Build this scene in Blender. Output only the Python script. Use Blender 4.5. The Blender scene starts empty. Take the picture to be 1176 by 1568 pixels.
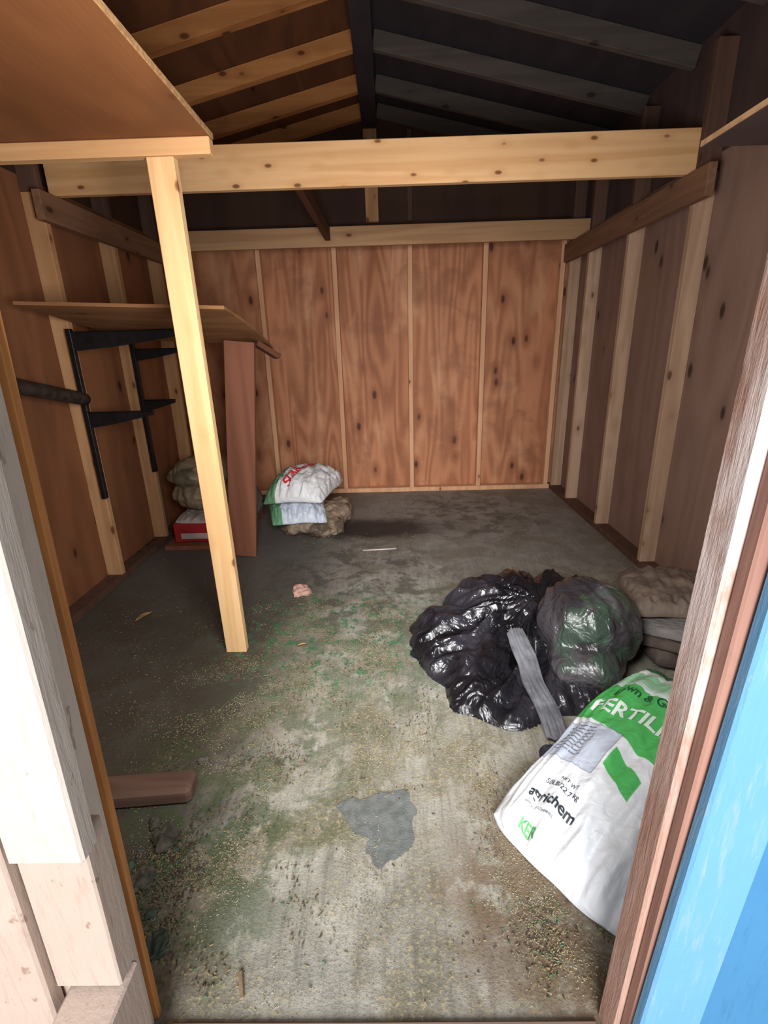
import bpy, bmesh, math, random
from mathutils import Vector, Matrix, noise
random.seed(7)
scn=bpy.context.scene
scn.view_settings.view_transform='Standard'
scn.view_settings.exposure=0.0
COL=scn.collection
# ---------------------------------------------------------------- helpers
def lin(c):
    r=[]
    for x in c[:3]:
        x=x/255.
        r.append(x/12.92 if x<=.04045 else ((x+.055)/1.055)**2.4)
    return (*r,1)
def new_mat(name):
    m=bpy.data.materials.new(name); m.use_nodes=True
    nt=m.node_tree; b=nt.nodes['Principled BSDF']
    return m,nt,b
def N(nt,t,**kw):
    n=nt.nodes.new(t)
    for k,v in kw.items():
        if k in n.inputs.keys(): n.inputs[k].default_value=v
        else: setattr(n,k,v)
    return n
def mth(nt,op,a,b=None,c=None,clamp=False):
    n=nt.nodes.new('ShaderNodeMath'); n.operation=op; n.use_clamp=clamp
    for i,x in enumerate((a,b,c)):
        if x is None: continue
        if isinstance(x,(int,float)): n.inputs[i].default_value=x
        else: nt.links.new(x,n.inputs[i])
    return n.outputs[0]
def mixc(nt,f,a,b,bt='MIX'):
    n=nt.nodes.new('ShaderNodeMix'); n.data_type='RGBA'; n.blend_type=bt
    for i,x in ((0,f),(6,a),(7,b)):
        if isinstance(x,(int,float)): n.inputs[i].default_value=x
        elif isinstance(x,tuple): n.inputs[i].default_value=x
        else: nt.links.new(x,n.inputs[i])
    return n.outputs[2]
def ramp(nt,f,lo,hi,inv=False):
    n=nt.nodes.new('ShaderNodeMapRange'); n.inputs[1].default_value=lo; n.inputs[2].default_value=hi
    n.interpolation_type='SMOOTHSTEP'
    n.inputs[3].default_value=1 if inv else 0; n.inputs[4].default_value=0 if inv else 1
    nt.links.new(f,n.inputs[0]); return n.outputs[0]
def coords(nt,scale=(1,1,1),kind='Object',loc=(0,0,0)):
    tc=nt.nodes.new('ShaderNodeTexCoord'); mp=nt.nodes.new('ShaderNodeMapping')
    mp.inputs['Scale'].default_value=scale; mp.inputs['Location'].default_value=loc
    nt.links.new(tc.outputs[kind],mp.inputs[0]); return mp.outputs[0]
def nz(nt,vec,scale,detail=3,dist=0.,rough=.5):
    n=N(nt,'ShaderNodeTexNoise'); n.inputs['Scale'].default_value=scale; n.inputs['Detail'].default_value=detail
    n.inputs['Distortion'].default_value=dist; n.inputs['Roughness'].default_value=rough
    nt.links.new(vec,n.inputs['Vector']); return n.outputs['Fac']
def vor(nt,vec,scale,feature='F1'):
    n=N(nt,'ShaderNodeTexVoronoi'); n.feature=feature; n.inputs['Scale'].default_value=scale
    nt.links.new(vec,n.inputs['Vector']); return n.outputs['Distance']
def bump(nt,b,h,strength=.3,dist=.01):
    n=nt.nodes.new('ShaderNodeBump'); n.inputs['Strength'].default_value=strength; n.inputs['Distance'].default_value=dist
    nt.links.new(h,n.inputs['Height']); nt.links.new(n.outputs[0],b.inputs['Normal'])
def wood(name,light,dark,knot,axis='Z',fig=3.,freq=40.,stretch=.12,kn=5.,kth=.13,rough=.75,dirt=None,dirtamt=.5,ringamt=.5,halo_a=.45,pale=None):
    m,nt,b=new_mat(name)
    sc=[1,1,1]; sc['XYZ'.index(axis)]=stretch
    v=coords(nt,tuple(sc))
    n1=nz(nt,v,fig,1.5,.3)
    rings=mth(nt,'SINE',mth(nt,'MULTIPLY',n1,freq))
    rings=mth(nt,'MULTIPLY_ADD',rings,.5,.5)
    sf=[1,1,1]; sf['XYZ'.index(axis)]=.05
    fine=nz(nt,coords(nt,tuple(sf)),90,4,.2,.7)
    big=nz(nt,v,2.2,3)
    f=mth(nt,'ADD',mth(nt,'MULTIPLY',rings,ringamt),mth(nt,'MULTIPLY',fine,.35))
    f=mth(nt,'ADD',f,mth(nt,'MULTIPLY',mth(nt,'SUBTRACT',big,.4),.9),clamp=True)
    c=mixc(nt,f,lin(light),lin(dark))
    if pale:
        pn=nz(nt,coords(nt,tuple([1 if s==1 else .3 for s in sc]),loc=(3,1,2)),5,3,.5)
        c=mixc(nt,mth(nt,'MULTIPLY',ramp(nt,pn,.5,.7),.45),c,lin(pale))
    sk=[1,1,1]; sk['XYZ'.index(axis)]=.5
    vk=coords(nt,tuple(sk),loc=(.37,.21,.13))
    d=vor(nt,vk,kn)
    halo=ramp(nt,d,kth*.7,kth*2.6,True)
    c=mixc(nt,mth(nt,'MULTIPLY',halo,halo_a),c,lin(dark))
    core=ramp(nt,d,kth*.45,kth*.95,True)
    c=mixc(nt,mth(nt,'MULTIPLY',core,.9),c,lin(knot))
    if dirt:
        g=nz(nt,coords(nt),3.5,6,.5,.65)
        c=mixc(nt,mth(nt,'MULTIPLY',ramp(nt,g,.48,.7),dirtamt),c,lin(dirt))
    nt.links.new(c,b.inputs['Base Color'])
    b.inputs['Roughness'].default_value=rough
    b.inputs['Specular IOR Level'].default_value=.25
    bump(nt,b,mth(nt,'ADD',fine,mth(nt,'MULTIPLY',rings,.3)),.25,.004)
    return m
def plain(name,col,rough=.6,var=.15,scale=8,spec=.4,bs=.2,col2=None):
    m,nt,b=new_mat(name)
    g=nz(nt,coords(nt),scale,5,.3,.6)
    c2=col2 if col2 else tuple(x*(1-var*2) for x in col)
    c=mixc(nt,ramp(nt,g,.35,.68),lin(col),lin(c2))
    nt.links.new(c,b.inputs['Base Color']); b.inputs['Roughness'].default_value=rough
    b.inputs['Specular IOR Level'].default_value=spec
    bump(nt,b,nz(nt,coords(nt),scale*6,4),bs,.004)
    return m
def obj_from_bm(bm,name,mat=None,parent=None,smooth=False):
    me=bpy.data.meshes.new(name); bm.to_mesh(me); bm.free()
    o=bpy.data.objects.new(name,me); COL.objects.link(o)
    if mat: me.materials.append(mat)
    if parent: o.parent=parent
    if smooth:
        for p in me.polygons: p.use_smooth=True
    return o
def empty(name):
    e=bpy.data.objects.new(name,None); COL.objects.link(e); e.empty_display_size=.1; return e
def box(name,x0,x1,y0,y1,z0,z1,mat,parent=None,bev=.0025,shear=0.):
    bm=bmesh.new(); bmesh.ops.create_cube(bm,size=1)
    for v in bm.verts:
        v.co=Vector(((x0+x1)/2+v.co.x*(x1-x0),(y0+y1)/2+v.co.y*(y1-y0),(z0+z1)/2+v.co.z*(z1-z0)))
        v.co.x+=shear*v.co.z
    if bev: bmesh.ops.bevel(bm,geom=bm.edges[:],offset=bev,segments=1,affect='EDGES')
    return obj_from_bm(bm,name,mat,parent)
def beam(name,p0,p1,w,h,mat,parent=None,side=None,bev=.0025):
    p0=Vector(p0);p1=Vector(p1); d=(p1-p0).normalized()
    s=Vector(side) if side else Vector((0,1,0))
    s=(s-d*s.dot(d)).normalized(); t=d.cross(s)
    bm=bmesh.new(); bmesh.ops.create_cube(bm,size=1); L=(p1-p0).length; c=(p0+p1)/2
    for v in bm.verts: v.co=c+d*v.co.x*L+s*v.co.y*w+t*v.co.z*h
    if bev: bmesh.ops.bevel(bm,geom=bm.edges[:],offset=bev,segments=1,affect='EDGES')
    return obj_from_bm(bm,name,mat,parent)

# ---------------------------------------------------------------- materials
M_ply_back=wood('plywood_back',(198,136,98),(146,90,60),(70,38,28),'Z',fig=3.8,freq=58,stretch=.14,kn=6.6,kth=.17,rough=.65,ringamt=.50,halo_a=.8,pale=(216,164,126),dirt=(128,82,60),dirtamt=.5)
M_ply_top=wood('plywood_gable_shaded',(74,50,38),(54,36,28),(34,22,18),'Z',fig=3.2,freq=30,stretch=.16,kn=4.,kth=.1,ringamt=.35)  # shade above the beams painted in as darker plywood
M_ply_topr=wood('plywood_upper_right_shaded',(84,66,62),(62,48,48),(36,28,28),'Z',fig=3.2,freq=30,stretch=.16,kn=4.,kth=.1,ringamt=.35)  # upper right wall: shade put into a darker plywood colour
M_ply_side=wood('plywood_side',(148,98,66),(106,66,44),(52,30,20),'Z',fig=3.2,freq=36,stretch=.16,kn=6.,kth=.14,rough=.7,ringamt=.35)
M_ply_right=wood('plywood_right',(148,118,104),(116,88,76),(58,40,36),'Z',fig=3.2,freq=36,stretch=.16,kn=6,kth=.15,rough=.7,ringamt=.3)
M_ply_loft=wood('plywood_loft',(142,90,54),(108,64,36),(80,44,24),'Y',fig=4,freq=26,stretch=.35,kn=6,kth=.15,rough=.7,ringamt=.35,dirt=(110,76,50),dirtamt=.5)
M_stud=wood('stud_pine',(204,160,116),(166,118,78),(100,60,36),'Z',fig=14,freq=20,stretch=.06,kn=9,kth=.16,ringamt=.4)
M_stud_r=wood('stud_pine_right',(192,160,134),(152,118,94),(90,60,44),'Z',fig=14,freq=20,stretch=.06,kn=9,kth=.16,ringamt=.4)
M_stud_b=wood('stud_pine_rear',(222,176,138),(190,136,100),(104,62,40),'Z',fig=14,freq=20,stretch=.06,kn=9,kth=.14,ringamt=.4)
M_stud_d=wood('stud_pine_shaded',(104,76,62),(78,56,46),(50,34,28),'Z',fig=14,freq=20,stretch=.06,kn=9,kth=.16,ringamt=.4)  # dark copy of the stud pine; shade on upper studs is painted in
M_post=wood('post_pine',(238,200,150),(206,158,104),(120,72,42),'Z',fig=16,freq=20,stretch=.05,kn=10,kth=.13,ringamt=.35)
M_beam=wood('beam_pine',(228,184,136),(196,144,94),(108,62,36),'X',fig=14,freq=20,stretch=.05,kn=13,kth=.16,ringamt=.4)
M_beam_r=wood('beam_pine_rear',(196,156,116),(158,114,80),(96,58,36),'X',fig=14,freq=20,stretch=.05,kn=9,kth=.15,ringamt=.4)
M_beam_d=wood('beam_aged',(138,102,78),(106,74,54),(62,40,28),'Y',fig=14,freq=20,stretch=.06,kn=8,kth=.14,ringamt=.4)
M_joist=wood('joist_dark',(104,64,46),(78,46,34),(50,30,22),'Y',fig=14,freq=20,stretch=.06,kn=8,kth=.14,ringamt=.4)
M_raft=wood('rafter_pine',(194,134,80),(150,94,52),(84,46,26),'X',fig=14,freq=18,stretch=.06,kn=10,kth=.17,ringamt=.4)
M_raft_r=wood('rafter_pine_shaded',(92,82,76),(68,60,58),(40,34,32),'X',fig=14,freq=18,stretch=.06,kn=8,kth=.15,ringamt=.4)  # shaded copy of the left rafters' pine; right-side gloom is in the colour
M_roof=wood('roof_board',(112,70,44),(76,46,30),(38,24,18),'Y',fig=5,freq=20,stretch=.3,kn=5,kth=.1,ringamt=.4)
M_roof_r=wood('roof_board_shaded',(56,50,54),(42,38,43),(28,24,28),'Y',fig=5,freq=20,stretch=.3,kn=5,kth=.1,ringamt=.4)  # right slope's haze and shade painted into the roof board tone
M_brownboard=wood('brown_board',(142,92,70),(110,66,48),(66,38,30),'Z',fig=10,freq=20,stretch=.06,kn=5,kth=.08,ringamt=.4)
M_shelfply=wood('shelf_plywood',(168,122,80),(128,86,54),(80,48,28),'X',fig=5,freq=24,stretch=.2,kn=6,kth=.1,ringamt=.4)
M_edge=wood('plywood_edge',(200,160,112),(150,108,70),(90,56,34),'X',fig=40,freq=20,stretch=.05,kn=12,kth=.1,ringamt=.5)
M_black=plain('black_iron',(24,23,26),.45,.2,30)
M_orange=wood('orange_edge',(206,142,84),(166,108,58),(100,60,30),'Z',fig=40,freq=20,stretch=.05,kn=12,kth=.1)
def jamb_mat():
    m,nt,b=new_mat('worn_jamb')
    v=coords(nt,(1,1,.1)); fine=nz(nt,v,70,5,.3,.7); bg=nz(nt,coords(nt,(1,1,.35)),9,6,.5,.7)
    c=mixc(nt,fine,lin((200,156,136)),lin((136,98,84)))
    tc=nt.nodes.new('ShaderNodeTexCoord'); sp=nt.nodes.new('ShaderNodeSeparateXYZ'); nt.links.new(tc.outputs['Object'],sp.inputs[0])
    up=ramp(nt,sp.outputs[2],.45,1.1)
    w=mth(nt,'MULTIPLY',ramp(nt,mth(nt,'ADD',bg,mth(nt,'MULTIPLY',fine,.25)),.48,.74),mth(nt,'MULTIPLY_ADD',up,.75,.12))
    c=mixc(nt,w,c,lin((236,220,214)))
    d=vor(nt,coords(nt,(1,1,.5)),11); c=mixc(nt,ramp(nt,d,.05,.10,True),c,lin((80,50,40)))
    nt.links.new(c,b.inputs['Base Color']); b.inputs['Roughness'].default_value=.8
    bump(nt,b,mth(nt,'ADD',fine,mth(nt,'MULTIPLY',bg,.8)),.6,.006); return m
M_jamb=jamb_mat()
M_jamb2=wood('jamb_outer',(168,126,110),(120,86,76),(70,46,40),'Z',fig=20,freq=20,stretch=.05,kn=6,kth=.1,dirt=(84,70,74),dirtamt=.6)
M_thr=wood('threshold_wood',(140,116,100),(104,82,70),(60,40,36),'X',fig=20,freq=20,stretch=.05,kn=6,kth=.1)
def painted(name,c1,c2,chip,axis='Z',thr=.62):
    m,nt,b=new_mat(name)
    sc=[1,1,1]; sc['XYZ'.index(axis)]=.12
    v=coords(nt,tuple(sc)); fine=nz(nt,v,80,4,.2,.7); bg=nz(nt,coords(nt),5,5,.4,.6)
    c=mixc(nt,bg,lin(c1),lin(c2))
    c=mixc(nt,mth(nt,'MULTIPLY',ramp(nt,fine,.5,.75),.35),c,lin(chip))
    ch=nz(nt,coords(nt,(1,1,.6)),22,4,.3,.6)
    c=mixc(nt,mth(nt,'MULTIPLY',ramp(nt,ch,thr,thr+.05),.8),c,lin(chip))
    nt.links.new(c,b.inputs['Base Color']); b.inputs['Roughness'].default_value=.6
    bump(nt,b,mth(nt,'ADD',fine,mth(nt,'MULTIPLY',bg,.4)),.35,.004); return m
M_white=painted('white_paint',(188,178,168),(168,156,146),(124,110,98),thr=.66)
M_whitej=painted('white_paint_jamb',(222,210,198),(200,186,172),(150,132,116),thr=.66)
M_pink=painted('pinkish_paint',(180,162,150),(162,140,126),(134,104,90),thr=.66)
M_bluetrim=painted('blue_trim_paint',(104,156,192),(90,142,182),(170,168,156),thr=.68)
M_bluewall=painted('blue_siding_paint',(66,124,166),(56,112,154),(44,90,130),thr=.8)

def floor_mat():
    m,nt,b=new_mat('worn_plywood_floor')
    o=coords(nt)
    tc=nt.nodes.new('ShaderNodeTexCoord'); sp=nt.nodes.new('ShaderNodeSeparateXYZ'); nt.links.new(tc.outputs['Object'],sp.inputs[0])
    X,Y=sp.outputs[0],sp.outputs[1]
    g=nz(nt,coords(nt,(1,.10,1)),46,5,.4,.75)
    big=nz(nt,o,1.7,5,.4,.6); med=nz(nt,o,9,6,.4,.7); fine=nz(nt,o,150,3,0,.7); sp2=nz(nt,o,90,3,0,.6); pat=nz(nt,coords(nt,loc=(5,2,0)),3.2,6,.6,.65)
    c=mixc(nt,ramp(nt,med,.3,.7),lin((178,174,162)),lin((142,138,127)))
    c=mixc(nt,mth(nt,'MULTIPLY',ramp(nt,g,.45,.68),.55),c,lin((108,104,95)))
    c=mixc(nt,mth(nt,'MULTIPLY',ramp(nt,pat,.45,.60),.68),c,lin((106,98,76)))
    c=mixc(nt,mth(nt,'MULTIPLY',ramp(nt,big,.5,.66),.45),c,lin((98,94,80)))
    crumb=mth(nt,'MULTIPLY',ramp(nt,sp2,.53,.63),ramp(nt,pat,.38,.56))
    c=mixc(nt,mth(nt,'MULTIPLY',crumb,.7),c,lin((180,164,124)))
    c=mixc(nt,mth(nt,'MULTIPLY',ramp(nt,fine,.57,.67),.6),c,lin((76,71,58)))
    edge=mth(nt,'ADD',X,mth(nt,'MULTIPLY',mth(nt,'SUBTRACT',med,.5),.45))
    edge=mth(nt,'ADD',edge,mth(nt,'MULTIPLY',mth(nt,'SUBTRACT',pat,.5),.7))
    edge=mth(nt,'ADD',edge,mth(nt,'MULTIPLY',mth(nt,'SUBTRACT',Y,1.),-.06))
    leftm=mth(nt,'MULTIPLY',ramp(nt,edge,-.72,-.38,True),.88)  # left floor: dark stain with the front wall's shade painted into it
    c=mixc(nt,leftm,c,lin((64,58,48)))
    rear=mth(nt,'MULTIPLY',ramp(nt,mth(nt,'ADD',Y,mth(nt,'MULTIPLY',med,.8)),2.4,3.4),.5)
    c=mixc(nt,rear,c,lin((116,110,108)))
    def blob_(cx,cy,r,amt,col,c,nzf=med,thr=(.45,.6),sx=1,sy=1):
        dx=mth(nt,'MULTIPLY',mth(nt,'SUBTRACT',X,cx),sx); dy=mth(nt,'MULTIPLY',mth(nt,'SUBTRACT',Y,cy),sy)
        d=mth(nt,'SQRT',mth(nt,'ADD',mth(nt,'MULTIPLY',dx,dx),mth(nt,'MULTIPLY',dy,dy)))
        d=mth(nt,'ADD',d,mth(nt,'MULTIPLY',mth(nt,'SUBTRACT',med,.5),.4))
        f=mth(nt,'MULTIPLY',ramp(nt,d,r*.4,r,True),ramp(nt,nzf,*thr))
        return mixc(nt,mth(nt,'MULTIPLY',f,amt),c,lin(col))
    n20=nz(nt,o,22,5,.3,.7); n8=nz(nt,coords(nt,loc=(2,7,0)),8,5,.3,.7)
    c=blob_(-.30,2.0,.65,.85,(54,120,78),c,n20,(.51,.61))
    c=blob_(-.10,1.75,.65,.5,(84,98,74),c,n8,(.46,.57))
    c=blob_(.2,2.05,.6,.6,(74,116,84),c,n20,(.52,.63))
    c=blob_(-.48,1.15,.5,.65,(78,88,56),c,n8,(.45,.57))
    c=blob_(-.55,.85,.35,.6,(70,84,58),c,n8,(.42,.56))
    c=blob_(.42,.85,.42,.75,(106,82,60),c,n8,(.36,.50))
    c=blob_(-.16,3.40,.50,.92,(44,36,33),c,big,(.0,.2),.75,1.7)
    c=blob_(.6,3.7,.8,.6,(64,58,56),c,n8,(.48,.58))
    c=blob_(-.2,2.6,.8,.65,(70,66,62),c,n8,(.47,.58))
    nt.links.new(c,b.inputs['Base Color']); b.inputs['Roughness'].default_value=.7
    b.inputs['Specular IOR Level'].default_value=.35
    bump(nt,b,mth(nt,'ADD',fine,mth(nt,'ADD',g,sp2)),.4,.005); return m
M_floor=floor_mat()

# ---------------------------------------------------------------- room shell
XL,XR,YB,YF=-1.69,1.53,4.42,.60
RX,RZ,SL=-.105,2.968,.225
def rz(x): return RZ-abs(x-RX)*SL
def extr(name,polys,y0,y1,mat,parent=None):
    bm=bmesh.new()
    for P in polys:
        A=[bm.verts.new((x,y0,z)) for x,z in P]; B=[bm.verts.new((x,y1,z)) for x,z in P]
        bm.faces.new(A); bm.faces.new(B[::-1]); n=len(P)
        for i in range(n): bm.faces.new((A[i],B[i],B[(i+1)%n],A[(i+1)%n]))
    bmesh.ops.recalc_face_normals(bm,faces=bm.faces[:])
    return obj_from_bm(bm,name,mat,parent)
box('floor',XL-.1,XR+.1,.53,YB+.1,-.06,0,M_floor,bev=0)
wl=empty('wall_left')
box('lower_sheet',XL-.02,XL,YF-.1,YB+.02,0,2.07,M_ply_side,wl,bev=0)
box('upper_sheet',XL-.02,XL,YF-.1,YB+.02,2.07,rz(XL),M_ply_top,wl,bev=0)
wr=empty('wall_right')
box('lower_sheet',XR,XR+.02,YF-.1,YB+.02,0,2.07,M_ply_right,wr,bev=0)
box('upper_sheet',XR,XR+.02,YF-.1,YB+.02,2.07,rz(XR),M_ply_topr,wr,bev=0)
wb=empty('wall_back')
extr('lower_sheet',[[(XL,0),(XR,0),(XR,2.07),(XL,2.07)]],YB,YB+.02,M_ply_back,wb)
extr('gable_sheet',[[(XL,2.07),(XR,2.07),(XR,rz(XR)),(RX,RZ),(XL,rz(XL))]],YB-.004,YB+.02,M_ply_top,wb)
fw=empty('wall_front')
a,b_,h=-.535,.455,2.02
extr('siding_a',[[(XL,0),(a,0),(a,h),(a,rz(a)),(XL,rz(XL))]],.505,YF-.005,M_pink,fw)
extr('siding_b',[[(b_,-.1),(XR,-.1),(XR,rz(XR)),(b_,rz(b_)),(b_,h)],[(a,h),(b_,h),(b_,rz(b_)),(RX,RZ),(a,rz(a))]],.531,YF-.005,M_bluewall,fw)
ce=empty('ceiling')
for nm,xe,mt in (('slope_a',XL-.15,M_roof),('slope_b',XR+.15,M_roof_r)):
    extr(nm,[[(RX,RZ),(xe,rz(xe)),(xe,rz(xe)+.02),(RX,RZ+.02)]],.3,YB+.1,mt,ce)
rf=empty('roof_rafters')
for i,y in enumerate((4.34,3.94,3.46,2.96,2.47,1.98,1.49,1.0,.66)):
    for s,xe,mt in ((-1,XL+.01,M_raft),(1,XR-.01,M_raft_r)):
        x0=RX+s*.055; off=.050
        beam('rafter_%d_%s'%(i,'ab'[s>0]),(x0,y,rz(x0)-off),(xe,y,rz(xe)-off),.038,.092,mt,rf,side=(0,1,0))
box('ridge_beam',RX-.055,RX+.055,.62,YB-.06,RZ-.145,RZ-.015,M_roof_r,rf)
wf=empty('wall_framing')
for i,x in enumerate((-1.655,-1.03,-.42,.185,.79,1.405)):
    box('back_stud_%d'%i,x-.019,x+.019,4.345,YB-.004,.04,2.04,M_stud_b,wf)
box('king_stud',RX-.05,RX+.05,4.355,4.40,2.2,RZ-.16,M_stud,wf)
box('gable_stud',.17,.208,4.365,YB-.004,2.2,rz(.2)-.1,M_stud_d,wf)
box('back_plate',XL+.09,XR-.09,4.345,YB-.004,0,.04,M_stud_b,wf)
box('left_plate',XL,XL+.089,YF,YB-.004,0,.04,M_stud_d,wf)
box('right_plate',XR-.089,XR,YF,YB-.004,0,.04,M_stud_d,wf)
for i,y in enumerate((.80,1.40,2.0,2.61,3.22,3.83)):
    box('left_stud_%d'%i,XL,XL+.089,y,y+.038,.04,2.0,M_stud,wf)
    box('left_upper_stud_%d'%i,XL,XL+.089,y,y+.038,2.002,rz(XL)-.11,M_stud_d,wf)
for i,y in enumerate((.80,1.42,2.03,2.64,3.285,3.90,4.30)):
    box('right_stud_%d'%i,XR-.089,XR,y,y+.038,.04,2.0,M_stud_r,wf)
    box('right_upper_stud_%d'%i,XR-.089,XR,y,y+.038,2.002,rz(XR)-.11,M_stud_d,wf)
box('left_ledger',XL+.089,XL+.127,2.55,4.34,1.87,1.995,M_beam_d,wf)
box('right_ledger',XR-.127,XR-.089,2.50,4.34,1.865,1.995,M_beam_d,wf)
box('crossbeam',XL+.09,XR-.003,2.682,2.72,1.997,2.18,M_beam)
box('crossbeam.001',XL+.003,XR-.003,4.16,4.198,2.0,2.135,M_beam_r)
box('ceiling_joist',-.46,-.42,2.722,4.158,2.04,2.13,M_joist)
lf=empty('loft_shelf')
box('panel',XL+.09,-.56,.64,1.90,1.932,1.95,M_ply_loft,lf,bev=.001)
box('edge_strip',XL+.09,-.56,1.865,1.905,1.882,1.931,M_beam,lf)
box('side_edge',-.56,-.557,.64,1.905,1.933,1.949,M_edge,lf,bev=0)
lf2=empty('loft_shelf.001')
box('panel',1.03,XR-.09,.64,1.90,1.862,1.88,M_ply_topr,lf2,bev=.001)
box('side_edge',1.027,1.03,.64,1.90,1.863,1.879,M_beam_r,lf2,bev=0)
box('support_post',-.755,-.665,1.868,1.906,0,1.881,M_post,shear=-.01)
beam('leaning_plank',(-.975,2.93,0.012),(-.835,2.905,1.325),.17,.035,M_brownboard,side=(1,0,0))
def shelf():
    e=empty('plywood_shelf')
    bm=bmesh.new(); nx,ny=24,14; T=.014
    rows=[]
    for k in (0,1):
        g=[]
        for j in range(ny+1):
            r=[]
            for i in range(nx+1):
                a=i/nx; b_=j/ny
                x=-1.56+a*.88; y=2.20+b_*.84
                z=1.497-.042*a-.115*b_ - .02*math.sin(a*3.1)*b_
                if a>.85: z-=.05*((a-.85)/.15)**1.5*b_**3
                r.append(bm.verts.new((x,y,z+(0 if k else -T))))
            g.append(r)
        rows.append(g)
    for k in (0,1):
        for j in range(ny):
            for i in range(nx):
                f=(rows[k][j][i],rows[k][j][i+1],rows[k][j+1][i+1],rows[k][j+1][i])
                bm.faces.new(f if k else f[::-1])
    def side(idx):
        for a,b_ in zip(idx[:-1],idx[1:]):
            bm.faces.new((rows[0][a[0]][a[1]],rows[0][b_[0]][b_[1]],rows[1][b_[0]][b_[1]],rows[1][a[0]][a[1]]))
    side([(0,i) for i in range(nx+1)]); side([(ny,i) for i in range(nx+1)])
    side([(j,0) for j in range(ny+1)]); side([(j,nx) for j in range(ny+1)])
    bmesh.ops.recalc_face_normals(bm,faces=bm.faces[:])
    obj_from_bm(bm,'board',M_shelfply,e)
    beam('under_cleat',(-.76,2.95,1.315),(-.655,3.03,1.235),.03,.07,M_joist,e,side=(0,0,1))
shelf()
def bracket(name,y,arm1,arm2):
    e=empty(name)
    box('upright',XL+.09,XL+.115,y,y+.03,.52,1.40,M_black,e)
    for i,(z,L,h) in enumerate((arm1,arm2)):
        x0=XL+.115
        P=[(x0,z),(x0,z-h),(x0+L*.35,z-h*.8),(x0+L,z-.02),(x0+L,z)]
        extr('arm_%d'%i,[P],y+.005,y+.02,M_black,e)
        beam('flange_%d'%i,(x0,y+.0125,z),(x0+L,y+.0125,z),.035,.005,M_black,e,side=(0,1,0))
bracket('shelf_bracket',2.57,(1.385,.62,.09),(.99,.34,.08))
bracket('shelf_bracket.001',3.18,(1.30,.30,.07),(.99,.2,.07))
def tube(name,p0,p1,r,mat,seg=24,parent=None):
    p0=Vector(p0);p1=Vector(p1);d=(p1-p0).normalized(); s=d.orthogonal().normalized(); t=d.cross(s)
    bm=bmesh.new(); rings=[]; n=14
    for i in range(n+1):
        c=p0.lerp(p1,i/n); rr=r*(1 if i not in(0,n) else .88); rings.append([bm.verts.new(c+(s*math.cos(k*2*math.pi/seg)+t*math.sin(k*2*math.pi/seg))*rr) for k in range(seg)])
    for i in range(n):
        for k in range(seg): bm.faces.new((rings[i][k],rings[i][(k+1)%seg],rings[i+1][(k+1)%seg],rings[i+1][k]))
    bm.faces.new(rings[0][::-1]); bm.faces.new(rings[-1])
    return obj_from_bm(bm,name,mat,parent,True)
M_pipe=plain('dark_pipe',(62,50,44),.6,.2,20)
tube('metal_pipe',(-1.565,1.75,1.24),(-1.565,2.56,1.06),.033,M_pipe)

# ---------------------------------------------------------------- door frame
KR,KL=.024,.030
box('trim_1',.388,.455,.557,.612,0,2.0,M_jamb,bev=.004,shear=KR)
box('trim_2',.394,.455,.532,.556,-.05,2.0,M_jamb2,bev=.003,shear=.030)
box('trim_3',.390,.490,.507,.530,-.1,2.1,M_bluetrim,bev=.004,shear=.048)
box('trim_4',-.535,-.502,.535,.604,0,2.0,M_whitej,bev=.004,shear=KL)
box('trim_5',-.535,-.496,.606,.620,0,2.0,M_orange,bev=.001,shear=KL)
box('trim_6',-.560,-.455,.490,.533,.33,.645,M_pink,bev=.003,shear=KL)
box('trim_7',-.535,-.432,.455,.489,.648,2.05,M_white,bev=.004,shear=KL)
box('trim_8',-.545,-.452,.44,.533,-.05,.32,M_pink,bev=.004,shear=KL)
box('trim_9',-.86,-.562,.475,.503,-.1,2.1,M_pink,bev=.004,shear=KL)
box('trim_10',-.50,.455,.50,.60,2.0,2.03,M_white,bev=.003)
box('threshold',-.49,.38,.52,.598,.0,.010,M_thr,bev=.003)
M_ground=plain('ground_gravel',(120,114,104),.9,.25,30)
box('ground',-6,6,-6,.50,-.30,-.25,M_ground,bev=0)

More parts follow.
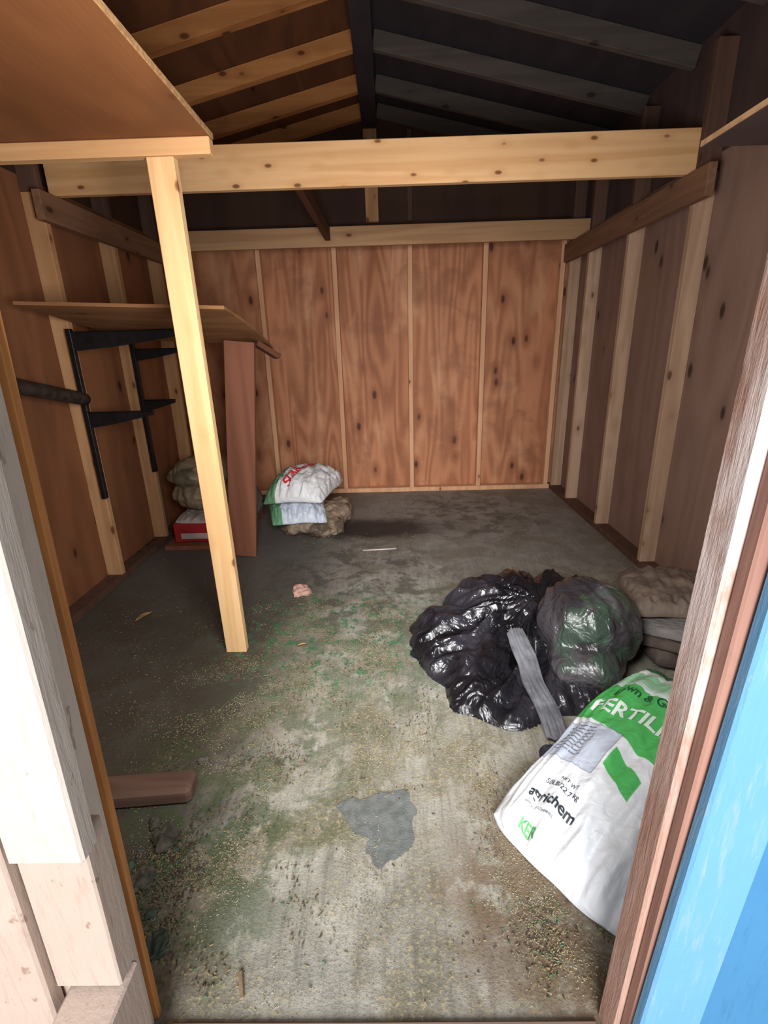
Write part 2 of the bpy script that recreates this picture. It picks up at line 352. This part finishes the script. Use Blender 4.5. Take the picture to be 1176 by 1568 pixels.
# ---------------------------------------------------------------- bags
def pillow(name,c,hw,hl,T,ang,mat,tilt=0,roll=0,wr=.012,seed=0,n=(70,100),pw=3.0,flat=.45,parent=None,bend=0.):
    c=Vector(c); w=Vector((math.cos(ang),math.sin(ang),0)); l=Vector((-math.sin(ang),math.cos(ang),0))
    so=Vector((seed*3.1,seed*1.7,seed))
    def S(a,b,top,off=0.):
        pr=max(0,(1-abs(a)**pw)*(1-abs(b)**pw))**.5
        x=hw*a*(1-.07*b**4+.03*math.sin(b*3)+.04*noise.noise(Vector((b*2,seed,0)))); y=hl*b*(1-.06*a**4+.04*noise.noise(Vector((a*2,seed,4))))
        p=Vector((x,y,0))
        e=max(abs(a),abs(b))**3
        wrk=wr*(noise.noise(Vector((a*5,b*2.5,0))+so)*1.0+.8*(1-abs(noise.noise(Vector((a*9,b*4,2))+so))*2.2)*(.3+e))
        wrk+=wr*.7*math.sin(a*16+3*noise.noise(Vector((a*2,b*2,5))+so))*max(0,(abs(b)-.6)/.4)
        z=(T*pr+wrk*(pr**.4 if pr>0 else 0)+off) if top else -T*flat*pr**.7
        z+=tilt*y+roll*x-bend*(a*a+b*b)
        return c+w*x+l*y+Vector((0,0,z))
    bm=bmesh.new(); uvl=bm.loops.layers.uv.new('UVMap'); nx,ny=n; G={}
    for k in (0,1):
        for j in range(ny+1):
            for i in range(nx+1):
                a=math.sin((i/nx*2-1)*math.pi/2); b=math.sin((j/ny*2-1)*math.pi/2)
                rim=i in(0,nx) or j in(0,ny)
                if k and rim: G[1,i,j]=G[0,i,j]; continue
                p=S(a,b,bool(k)); p.z=max(p.z,.004)
                vtx=bm.verts.new(p); G[k,i,j]=(vtx,a,b)
    for k in (0,1):
        for j in range(ny):
            for i in range(nx):
                q=[G[k,i,j],G[k,i+1,j],G[k,i+1,j+1],G[k,i,j+1]]
                if not k: q=q[::-1]
                try: f=bm.faces.new([t[0] for t in q])
                except ValueError: continue
                f.smooth=True
                for lp,t in zip(f.loops,q): lp[uvl].uv=(t[1]*hw,t[2]*hl)
    o=obj_from_bm(bm,name,mat,parent,True)
    return o,S
def text_on(S,hw,hl,txt,size,x,y,mat,parent,rot=0.,bold=.0,name='print',off=.003,sx=1.):
    cu=bpy.data.curves.new('t','FONT'); cu.body=txt; cu.size=size; cu.offset=bold; cu.resolution_u=3
    to=bpy.data.objects.new('t',cu); COL.objects.link(to); bpy.context.view_layer.update()
    dg=bpy.context.evaluated_depsgraph_get()
    me=bpy.data.meshes.new_from_object(to.evaluated_get(dg)); bpy.data.objects.remove(to)
    bm=bmesh.new(); bm.from_mesh(me); bmesh.ops.triangulate(bm,faces=bm.faces[:])
    for _ in range(3):
        es=[e for e in bm.edges if e.calc_length()>.012]
        if es: bmesh.ops.subdivide_edges(bm,edges=es,cuts=1); bmesh.ops.triangulate(bm,faces=bm.faces[:])
    cr,sr=math.cos(rot),math.sin(rot)
    for v in bm.verts:
        px_,py_=v.co.x*sx,v.co.y; X_=x+px_*cr-py_*sr; Y_=y+px_*sr+py_*cr
        v.co=S(max(-.98,min(.98,X_/hw)),max(-.98,min(.98,Y_/hl)),True,off)
    return obj_from_bm(bm,name,mat,parent)
def bagplastic(name,base,regions,rough=.35,bs=.45):
    m,nt,b=new_mat(name)
    tc=nt.nodes.new('ShaderNodeTexCoord'); sp=nt.nodes.new('ShaderNodeSeparateXYZ'); nt.links.new(tc.outputs['UV'],sp.inputs[0])
    c=mixc(nt,nz(nt,coords(nt),14,4),lin(base),lin(tuple(x*.93 for x in base)))
    c=regions(nt,sp.outputs[0],sp.outputs[1],c)
    nt.links.new(c,b.inputs['Base Color']); b.inputs['Roughness'].default_value=rough
    b.inputs['Specular IOR Level'].default_value=.45
    h=mth(nt,'ADD',nz(nt,coords(nt),18,4,1.2,.5),mth(nt,'MULTIPLY',vor(nt,coords(nt),22),.5))
    bump(nt,b,h,bs,.02); return m
def band(nt,v,lo,hi,s=.002):
    return mth(nt,'MULTIPLY',ramp(nt,v,lo-s,lo+s),ramp(nt,v,hi-s,hi+s,True))
def fert(nt,x,y,c):
    sl=mth(nt,'ADD',y,mth(nt,'MULTIPLY',x,.25))
    c=mixc(nt,band(nt,sl,-.05,.17),c,lin((84,184,98)))
    f=mth(nt,'MULTIPLY',band(nt,y,-.19,-.03),band(nt,x,-.21,-.05))
    c=mixc(nt,f,c,lin((196,204,220)))
    fr=mth(nt,'SUBTRACT',mth(nt,'MULTIPLY',band(nt,y,-.192,-.028),band(nt,x,-.212,-.048)),f,clamp=True)
    c=mixc(nt,fr,c,lin((90,100,110)))
    f=mth(nt,'MULTIPLY',band(nt,mth(nt,'ADD',y,mth(nt,'MULTIPLY',x,.5)),-.17,-.10),band(nt,x,-.04,.06))
    c=mixc(nt,f,c,lin((84,184,98)))
    f=ramp(nt,sl,.16,.22)
    c=mixc(nt,mth(nt,'MULTIPLY',f,.8),c,lin((120,196,134)))
    c=mixc(nt,band(nt,sl,.27,.30),c,lin((220,230,224)))
    c=mixc(nt,band(nt,sl,.30,.45),c,lin((52,112,72)))
    return c
M_fert=bagplastic('fertilizer_bag_plastic',(242,245,250),fert,.4,bs=.35)
M_ink=plain('ink_dark',(44,54,60),.5,.05); M_inkw=plain('ink_white',(232,242,234),.5,.02); M_inkg=plain('ink_green',(30,96,58),.5,.05)
M_inkr=plain('ink_red',(206,40,44),.5,.05); M_inkg2=plain('ink_bright_green',(96,180,104),.5,.05)
fe=empty('fertilizer_bag')
ang=math.atan2(-.795,.607)
HW,HL=.225,.41
o,S=pillow('bag_body',(.700,1.112,.065),HW,HL,.14,ang,M_fert,tilt=.13,wr=.018,seed=3,n=(110,150),parent=fe,flat=.6,pw=2.6)
text_on(S,HW,HL,'agrichem',.038,-.150,-.325,M_ink,fe,name='maker_print',bold=.0008,off=.005)
text_on(S,HW,HL,'GROUP OF COMPANIES',.0085,-.148,-.345,M_ink,fe,name='maker_print_2')
text_on(S,HW,HL,'NET WT',.014,-.10,-.250,M_ink,fe,name='weight_print')
text_on(S,HW,HL,'50LB/22.7 kg',.019,-.13,-.275,M_ink,fe,name='weight_print_2')
text_on(S,HW,HL,'FERTILIZER',.078,-.19,.04,M_inkw,fe,name='title_print',bold=.002,sx=.85)
text_on(S,HW,HL,'Lawn & Garden',.046,-.17,.150,M_inkg,fe,name='title_print_2',bold=.0008,sx=.8)
text_on(S,HW,HL,'KER',.030,-.13,-.395,M_inkg2,fe,name='end_print',bold=.001)
for k in range(9):
    text_on(S,HW,HL,'lorem ipsum dolor sit amet'[:18+k%5],.010,-.195,-.05-k*.014,M_ink,fe,name='small_print_%d'%k,off=.002)

def crumple(p,s,so):
    d=noise.voronoi((p+so)*s)[0]; return d[1]-d[0]
def blob(name,ells,mat,vox=.012,amp=.02,s=9,seed=0,parent=None,fold=0,zmin=.004,fn=None,sm=6):
    bm=bmesh.new()
    for (c,r,rot) in ells:
        res=bmesh.ops.create_icosphere(bm,subdivisions=4,radius=1)
        R_=Matrix.Rotation(rot,3,'Z')
        for v in res['verts']: v.co=Vector(c)+R_@Vector((v.co.x*r[0],v.co.y*r[1],v.co.z*r[2]))
    me=bpy.data.meshes.new('tmp'); bm.to_mesh(me); bm.free()
    o=bpy.data.objects.new('tmp',me); COL.objects.link(o)
    md=o.modifiers.new('r','REMESH'); md.mode='VOXEL'; md.voxel_size=vox
    md2=o.modifiers.new('s','SMOOTH'); md2.iterations=sm; md2.factor=.6
    dg=bpy.context.evaluated_depsgraph_get(); me2=bpy.data.meshes.new_from_object(o.evaluated_get(dg))
    bpy.data.objects.remove(o)
    bm=bmesh.new(); bm.from_mesh(me2); bm.normal_update()
    so=Vector((seed*2.3,seed*5.1,seed*.7))
    new=[]
    for v in bm.verts:
        p=v.co.copy()
        if fn: d=fn(p,v.normal)
        else:
            q=p+Vector((noise.noise(p*5+so),noise.noise(p*5-so),0))*.05
            d=amp*(1.2*crumple(q,s,so)+.6*crumple(q,s*2.3,so)-.45)+amp*.9*noise.noise(p*s*.7+so)
            if fold: d+=fold*(1-2*abs(noise.noise(Vector((q.x*14,q.y*5,q.z*5))+so))**.6)
        new.append(v.co+v.normal*d)
    for v,c in zip(bm.verts,new):
        v.co=c; v.co.z=max(v.co.z,zmin)
    for f in bm.faces: f.smooth=True
    return obj_from_bm(bm,name,mat,parent,True)
def gb_mat(name,c1,c2,patch=None,rough=.27):
    m,nt,b=new_mat(name)
    o=coords(nt)
    c=mixc(nt,ramp(nt,nz(nt,o,5,3,.5),.42,.65),lin(c1),lin(c2))
    if patch: c=mixc(nt,mth(nt,'MULTIPLY',ramp(nt,nz(nt,coords(nt,loc=(1.3,.4,2)),6,2,.3),.50,.58),.75),c,lin(patch))
    nt.links.new(c,b.inputs['Base Color']); b.inputs['Roughness'].default_value=rough
    b.inputs['Specular IOR Level'].default_value=.6
    b.inputs['Coat Weight'].default_value=.2; b.inputs['Coat Roughness'].default_value=.18
    def ridg(v,s,d):
        return mth(nt,'ABSOLUTE',mth(nt,'SUBTRACT',nz(nt,v,s,2,d,.5),.5))
    h=mth(nt,'ADD',ridg(o,9,1.2),mth(nt,'MULTIPLY',ridg(coords(nt,(1,.5,1)),20,1.),.5))
    bump(nt,b,h,.55,.05); return m
M_gb=gb_mat('black_polythene',(24,23,28),(52,49,56)); M_gb2=gb_mat('black_polythene_taut',(54,51,56),(92,88,92),(66,86,70),.3)
gbag=empty('garbage_bag')
def bulge(p,n):
    q=p+Vector((noise.noise(p*6),noise.noise(p*6+Vector((5,5,5))),0))*.04
    dx,dy=p.x-.72,p.y-1.98; r=math.hypot(dx,dy)+1e-4
    f1=1-3*abs(noise.noise(Vector((dx/r*3.5,dy/r*3.5,r*2+p.z*2))))
    return .016*(crumple(q,5,Vector((3,1,2)))-.3)+.016*f1+.010*(1-2.5*abs(noise.noise(Vector((p.x*5+p.y*5,p.x*4-p.y*4,p.z*9)))))-.008
blob('filled_end',[((.79,1.78,.175),(.195,.20,.175),0),((.87,1.90,.13),(.17,.17,.13),0),((.74,1.64,.09),(.14,.14,.09),0)],M_gb2,vox=.0075,fn=bulge,sm=12,parent=gbag)
def sheet():
    x0,x1,y0,y1=-.02,1.06,1.36,2.46; nx,ny=220,220
    E=[(.36,1.87,.29,.31,.115),(.58,2.16,.36,.21,.19),(.40,1.60,.20,.22,.06),(.62,1.62,.20,.17,.06),(.84,2.08,.19,.20,.20),(.22,1.95,.16,.18,.06),(.52,1.95,.22,.25,.15),(.64,1.88,.14,.2,.17)]
    N_=Vector((.66,1.95))
    def hgt(x,y):
        p=Vector((x,y,0))
        wx=x+.045*noise.noise(p*5)+.018*noise.noise(p*14); wy=y+.045*noise.noise(p*5+Vector((9,3,0)))+.018*noise.noise(p*14+Vector((4,4,4)))
        s=0
        for cx,cy,rx,ry,H_ in E:
            e=1-((wx-cx)/rx)**2-((wy-cy)/ry)**2
            if e>0: s+=(H_*e**.5)**3
        h=s**(1/3)
        if h<=.002: return 0
        dx,dy=x-N_.x,y-N_.y; r=math.hypot(dx,dy)+1e-4; u,v=dx/r,dy/r
        sw=Vector((u*3.4+.8*noise.noise(p*4),v*3.4+.8*noise.noise(p*4+Vector((1,1,1))),r*1.6))
        f1=1-3.0*abs(noise.noise(sw)); f2=1-3*abs(noise.noise(sw*2.3+Vector((3,3,3)))); f3=1-3*abs(noise.noise(Vector((x*11+y*5,y*9,2))))
        k=min(1,h/.06)*min(1,r/.14)*(1-min(.6,h*2))
        return max(.004,h+k*(.040*f1+.018*f2+.008*f3-.012))
    bm=bmesh.new(); V={}; Hh={}
    for j in range(ny+1):
        for i in range(nx+1):
            x=x0+(x1-x0)*i/nx; y=y0+(y1-y0)*j/ny; Hh[i,j]=hgt(x,y)
    for j in range(ny+1):
        for i in range(nx+1):
            x=x0+(x1-x0)*i/nx; y=y0+(y1-y0)*j/ny
            V[i,j]=bm.verts.new((x,y,Hh[i,j] if Hh[i,j]>0 else .002))
    for j in range(ny):
        for i in range(nx):
            if max(Hh[i,j],Hh[i+1,j],Hh[i+1,j+1],Hh[i,j+1])>0:
                f=bm.faces.new((V[i,j],V[i+1,j],V[i+1,j+1],V[i,j+1])); f.smooth=True
    for v in [v for v in bm.verts if not v.link_faces]: bm.verts.remove(v)
    return obj_from_bm(bm,'slack_film',M_gb,gbag,True)
sheet()
M_slat=plain('grey_card',(118,118,124),.7,.14,14)
o=pillow('cardboard_strip',(.500,1.50,.125),.038,.20,.008,.16,M_slat,tilt=-.0,wr=.006,seed=41,pw=12,n=(30,60))[0]
for v in o.data.vertices:
    t=(v.co.y-1.31)/.38; v.co.z+=-.095+.17*max(0,t); v.co.x+=.012*noise.noise(v.co*9)
M_tornp=plain('torn_sheet',(66,66,74),.5,.2,12)
blob('torn_plastic_sheet',[((.62,1.34,.012),(.09,.05,.014),.4),((.50,1.26,.008),(.05,.05,.010),0)],M_tornp,vox=.005,amp=.012,s=16,seed=5)
M_sack=plain('kraft_paper',(142,124,110),.8,.14,7,bs=.4); M_sackg=plain('grey_paper',(140,134,130),.75,.15,8,bs=.4); M_sackd=plain('dark_paper',(98,84,76),.8,.15,8,bs=.4)
ps=empty('paper_sack')
pillow('upper_sack',(1.21,1.97,.215),.17,.24,.05,-.30,M_sack,tilt=-.08,roll=.08,wr=.012,seed=8,parent=ps,pw=7,bend=.015)
pillow('folded_sack',(1.13,1.76,.165),.10,.22,.03,.58,M_sackg,tilt=-.25,roll=.1,wr=.008,seed=9,parent=ps,pw=9)
pillow('folded_flap',(1.12,1.73,.125),.09,.21,.025,.63,M_sackd,tilt=-.22,roll=.1,wr=.008,seed=10,parent=ps,pw=9)
pillow('lower_sack',(1.22,1.90,.05),.17,.26,.10,-.1,M_sackd,wr=.015,seed=11,parent=ps,pw=4)

def seedr(nt,x,y,c):
    return mixc(nt,mth(nt,'MULTIPLY',ramp(nt,x,-.13,-.12,True),.9),c,lin((70,130,80)))
M_seed=bagplastic('seed_bag_plastic',(226,226,226),seedr,.5)
M_seedb=bagplastic('pale_blue_plastic',(200,208,220),lambda nt,x,y,c:mixc(nt,mth(nt,'MULTIPLY',ramp(nt,x,-.13,-.12,True),.9),c,lin((80,140,90))),.45)
M_tan=bagplastic('tan_plastic',(142,122,102),lambda nt,x,y,c:mixc(nt,ramp(nt,nz(nt,coords(nt),6,2),.52,.58),c,lin((90,76,62))),.5)
M_tang=plain('tan_green_plastic',(160,140,116),.5,.15,5,col2=(104,96,76))
sb=empty('seed_bag_stack')
blob('bottom_bag',[((-.60,3.50,.07),(.26,.32,.09),.1),((-.48,3.30,.05),(.14,.12,.07),.5),((-.42,3.55,.10),(.10,.2,.08),0)],M_tan,vox=.010,amp=.028,s=9,seed=14,parent=sb,fold=.008)
pillow('middle_bag',(-.70,3.42,.19),.20,.26,.09,.25,M_seedb,wr=.03,seed=15,parent=sb,roll=-.05,tilt=.08,bend=.02)
o,S2=pillow('top_bag',(-.64,3.48,.335),.23,.30,.12,-.16,M_seed,wr=.03,seed=16,parent=sb,roll=.06,bend=.03)
text_on(S2,.23,.30,'SUNFLOWER',.085,-.02,-.26,M_inkr,sb,rot=math.radians(78),bold=.003,name='seed_print')
sf=empty('feed_bag_stack')
box('base_board',-1.55,-1.05,3.06,3.75,.0,.03,M_brownboard,sf)
M_redb=plain('red_carton',(176,40,44),.55,.1,6); M_whb=plain('carton_white',(206,190,182),.6,.1,6)
box('carton',-1.50,-1.07,3.12,3.62,.032,.17,M_redb,sf,bev=.008)
box('carton_band',-1.45,-1.20,3.115,3.13,.06,.10,M_whb,sf,bev=.001)
pillow('carton_liner',(-1.28,3.37,.175),.22,.25,.03,0,M_whb,wr=.01,seed=20,parent=sf,pw=8)
blob('feed_bag',[((-1.30,3.42,.33),(.27,.30,.13),.05),((-1.33,3.40,.47),(.23,.27,.10),-.04),((-1.14,3.30,.30),(.13,.15,.10),.2)],M_tang,vox=.010,amp=.022,s=7,seed=22,parent=sf,fold=.010)
blob('feed_bag_2',[((-1.08,3.42,.24),(.11,.20,.21),.0),((-1.09,3.44,.42),(.10,.2,.08),.1)],plain('grey_bag',(120,112,108),.6,.15,6),vox=.010,amp=.022,s=8,seed=27,parent=sf,fold=.008)

# ---------------------------------------------------------------- floor litter
M_cloth=plain('grey_rag',(116,118,116),.9,.15,40,col2=(96,100,96),bs=.5)
def rag():
    poly=[(-.19,1.09),(-.13,1.115),(-.09,1.11),(-.06,1.13),(.02,1.14),(.035,1.10),(.05,1.07),(.035,1.02),(.04,.96),(-.01,.93),(-.05,.90),(-.09,.94),(-.085,.985),(-.13,1.0),(-.15,1.04)]
    bm=bmesh.new(); vs=[bm.verts.new((x,y,.006)) for x,y in poly]; bm.faces.new(vs)
    bmesh.ops.triangulate(bm,faces=bm.faces[:])
    for _ in range(4):
        es=[e for e in bm.edges if e.calc_length()>.012]
        bmesh.ops.subdivide_edges(bm,edges=es,cuts=1); bmesh.ops.triangulate(bm,faces=bm.faces[:])
    for v in bm.verts:
        v.co.z=.003+.006*abs(noise.noise(v.co*14)); v.co.x+=.010*noise.noise(v.co*40); v.co.y+=.010*noise.noise(v.co*40+Vector((9,0,0)))
    return obj_from_bm(bm,'cloth_rag',M_cloth,smooth=True)
rag()
M_log=wood('log_wood',(122,94,80),(92,68,58),(60,40,34),'X',fig=14,freq=20,stretch=.1,kn=6,kth=.1)
beam('wood_block',(-.92,1.115,.03),(-.62,1.14,.03),.085,.058,M_log,side=(0,1,0),bev=.012)
def rock(name,c,r,mat,seed,s=(1,1,.6)):
    return blob(name,[(c,(r*s[0],r*s[1],r*s[2]),seed)],mat,vox=max(.003,r*.09),amp=r*.45,s=.8/r,seed=seed,sm=2)
M_rock=plain('rubble_stone',(96,92,80),.85,.2,20,bs=.5); M_rockg=plain('mossy_stone',(84,100,86),.85,.2,20,bs=.5)
M_paper=plain('crumpled_paper_mat',(190,150,132),.8,.1,20,bs=.3)
for i,(x,y,r,m) in enumerate([(-.56,.73,.030,M_rockg),(-.64,.99,.04,M_rock),(-.66,.88,.035,M_rock),(-.58,1.03,.014,M_rock),(-.70,1.04,.02,M_rock),(-.60,.80,.014,M_rockg),(-.64,1.26,.018,M_rock),(-.52,.9,.010,M_rock),(-.72,.90,.025,M_rockg),(-.69,.80,.035,M_rock)]):
    rock('stone_rubble' if i==0 else 'stone_rubble.%03d'%i,(x,y,r*.25),r,m,i+3,(1,1.1,.45))
rock('crumpled_paper',(-.51,2.40,.02),.05,M_paper,31,(1,1,.7))
M_leaf=plain('dry_leaf_mat',(176,140,90),.8,.2,20)
def leaf(name,x,y,L,a):
    bm=bmesh.new(); c=[]
    for i in range(9):
        t=i/8; w=.35*L*math.sin(math.pi*t)**.8; z=.006+.03*L*math.sin(t*3)*3
        c.append([bm.verts.new((t*L-L/2,-w/2,z+.008)),bm.verts.new((t*L-L/2,0,z)),bm.verts.new((t*L-L/2,w/2,z+.008))])
    for i in range(8):
        for k in (0,1): bm.faces.new((c[i][k],c[i][k+1],c[i+1][k+1],c[i+1][k]))
    bmesh.ops.transform(bm,matrix=Matrix.Translation((x,y,0))@Matrix.Rotation(a,4,'Z'),verts=bm.verts)
    return obj_from_bm(bm,name,M_leaf,smooth=True)
leaf('dry_leaf',-1.27,2.17,.10,1.1)
leaf('dry_leaf.001',-.42,1.9,.04,.3)
M_sliv=plain('sliver_wood',(176,146,112),.8,.15,30)
beam('wood_sliver',(-.352,.685,.005),(-.335,.635,.005),.009,.005,M_sliv,side=(1,0,0),bev=.002)
beam('wood_sliver.001',(-.20,2.98,.006),(.02,3.0,.006),.012,.006,M_whb,side=(0,1,0),bev=.001)
def litter(name,n,dens,lr,wr_,mats,zr=(.001,.005)):
    bm=bmesh.new(); k=0; tries=0
    while k<n and tries<n*60:
        tries+=1
        x=random.uniform(-1.5,1.3); y=random.uniform(.62,3.3)
        if random.random()>dens(x,y): continue
        k+=1
        a=random.uniform(0,math.pi); L=random.uniform(*lr); w=random.uniform(*wr_); z=random.uniform(*zr)
        d=Vector((math.cos(a),math.sin(a),0)); s=Vector((-d.y,d.x,0)); c=Vector((x,y,z))
        t=random.uniform(-.2,.2)*L
        vs=[bm.verts.new(c-d*L/2-s*w/2),bm.verts.new(c+d*L/2-s*w/2+Vector((0,0,t))),bm.verts.new(c+d*L/2+s*w/2+Vector((0,0,t))),bm.verts.new(c-d*L/2+s*w/2),bm.verts.new(c+Vector((0,0,w*.7)))]
        mi=random.randrange(len(mats))
        for q in ((0,1,4),(1,2,4),(2,3,4),(3,0,4)):
            f=bm.faces.new([vs[i] for i in q]); f.material_index=mi
    for v in bm.verts: v.co.z=max(v.co.z,.001)
    o=obj_from_bm(bm,name)
    for m in mats: o.data.materials.append(m)
    return o
M_s1=plain('straw_a',(172,158,120),.8,.1); M_s2=plain('straw_b',(146,130,94),.8,.1); M_s3=plain('bark_chip',(88,72,58),.85,.1); M_s4=plain('seed_husk',(188,182,156),.8,.1); M_s5=plain('green_crumb',(84,118,84),.8,.1)
def g(x,y,cx,cy,sx,sy): return math.exp(-((x-cx)/sx)**2-((y-cy)/sy)**2)
def d1(x,y):
    v=.9*g(x,y,.42,.88,.20,.28)+.9*g(x,y,-.48,1.2,.20,.65)+.5*g(x,y,.15,1.25,.3,.25)+.22*g(x,y,0,1.5,.7,.5)+.5*g(x,y,-.1,.88,.2,.10)+.45*g(x,y,-.35,1.75,.4,.3)+.03
    return v*max(0,.15+2.2*noise.noise(Vector((x*5,y*5,1)))+.6*noise.noise(Vector((x*19,y*19,1))))
litter('straw_debris',20000,d1,(.002,.006),(.0008,.002),[M_s1,M_s2,M_s4,M_s2])
def d2(x,y):
    v=.95*g(x,y,.42,.80,.14,.25)+.8*g(x,y,-.62,1.0,.22,.5)+.4*g(x,y,-.35,3.05,.2,.15)+.2*g(x,y,-.3,1.9,.6,.6)+.02
    return v*max(0,.15+2*noise.noise(Vector((x*6,y*6,7))))
litter('wood_chip_debris',9000,d2,(.003,.011),(.0015,.004),[M_s3,M_s3,M_s2,M_s2,M_s5])

# ---------------------------------------------------------------- light
w=bpy.data.worlds.new('sky'); scn.world=w; w.use_nodes=True
bg=w.node_tree.nodes['Background']; bg.inputs[0].default_value=(.88,.94,1.0,1); bg.inputs[1].default_value=.9
def area(name,loc,tgt,size,power,col=(1,1,1)):
    l=bpy.data.lights.new(name,'AREA'); l.shape='SQUARE'; l.size=size; l.energy=power; l.color=col
    o=bpy.data.objects.new(name,l); COL.objects.link(o); o.location=loc
    o.rotation_euler=(Vector(tgt)-Vector(loc)).to_track_quat('-Z','Y').to_euler(); return o
area('overcast_daylight',(-.2,-3.2,2.3),(.1,3.5,.7),2.2,440,(.99,.99,1))
area('doorway_fill',(0.,.63,1.25),(-.1,4.0,1.4),.55,40,(1,.985,.96))  # added fill lamp inside the door, lifts the interior
# ---------------------------------------------------------------- camera
f=751.; H=1.28
D=Vector((7,255,-751)).normalized(); U=Vector((-63,2206,751)); U=(U-D*U.dot(D)).normalized(); X_=D.cross(U)
R=Matrix((X_,D,U))
cam=bpy.data.cameras.new('camera'); co=bpy.data.objects.new('camera',cam); COL.objects.link(co)
co.matrix_world=Matrix.Translation((0,0,H))@R.to_4x4()
cam.sensor_fit='HORIZONTAL'; cam.sensor_width=36; cam.lens=36*f/1176; cam.clip_start=.02
scn.camera=co
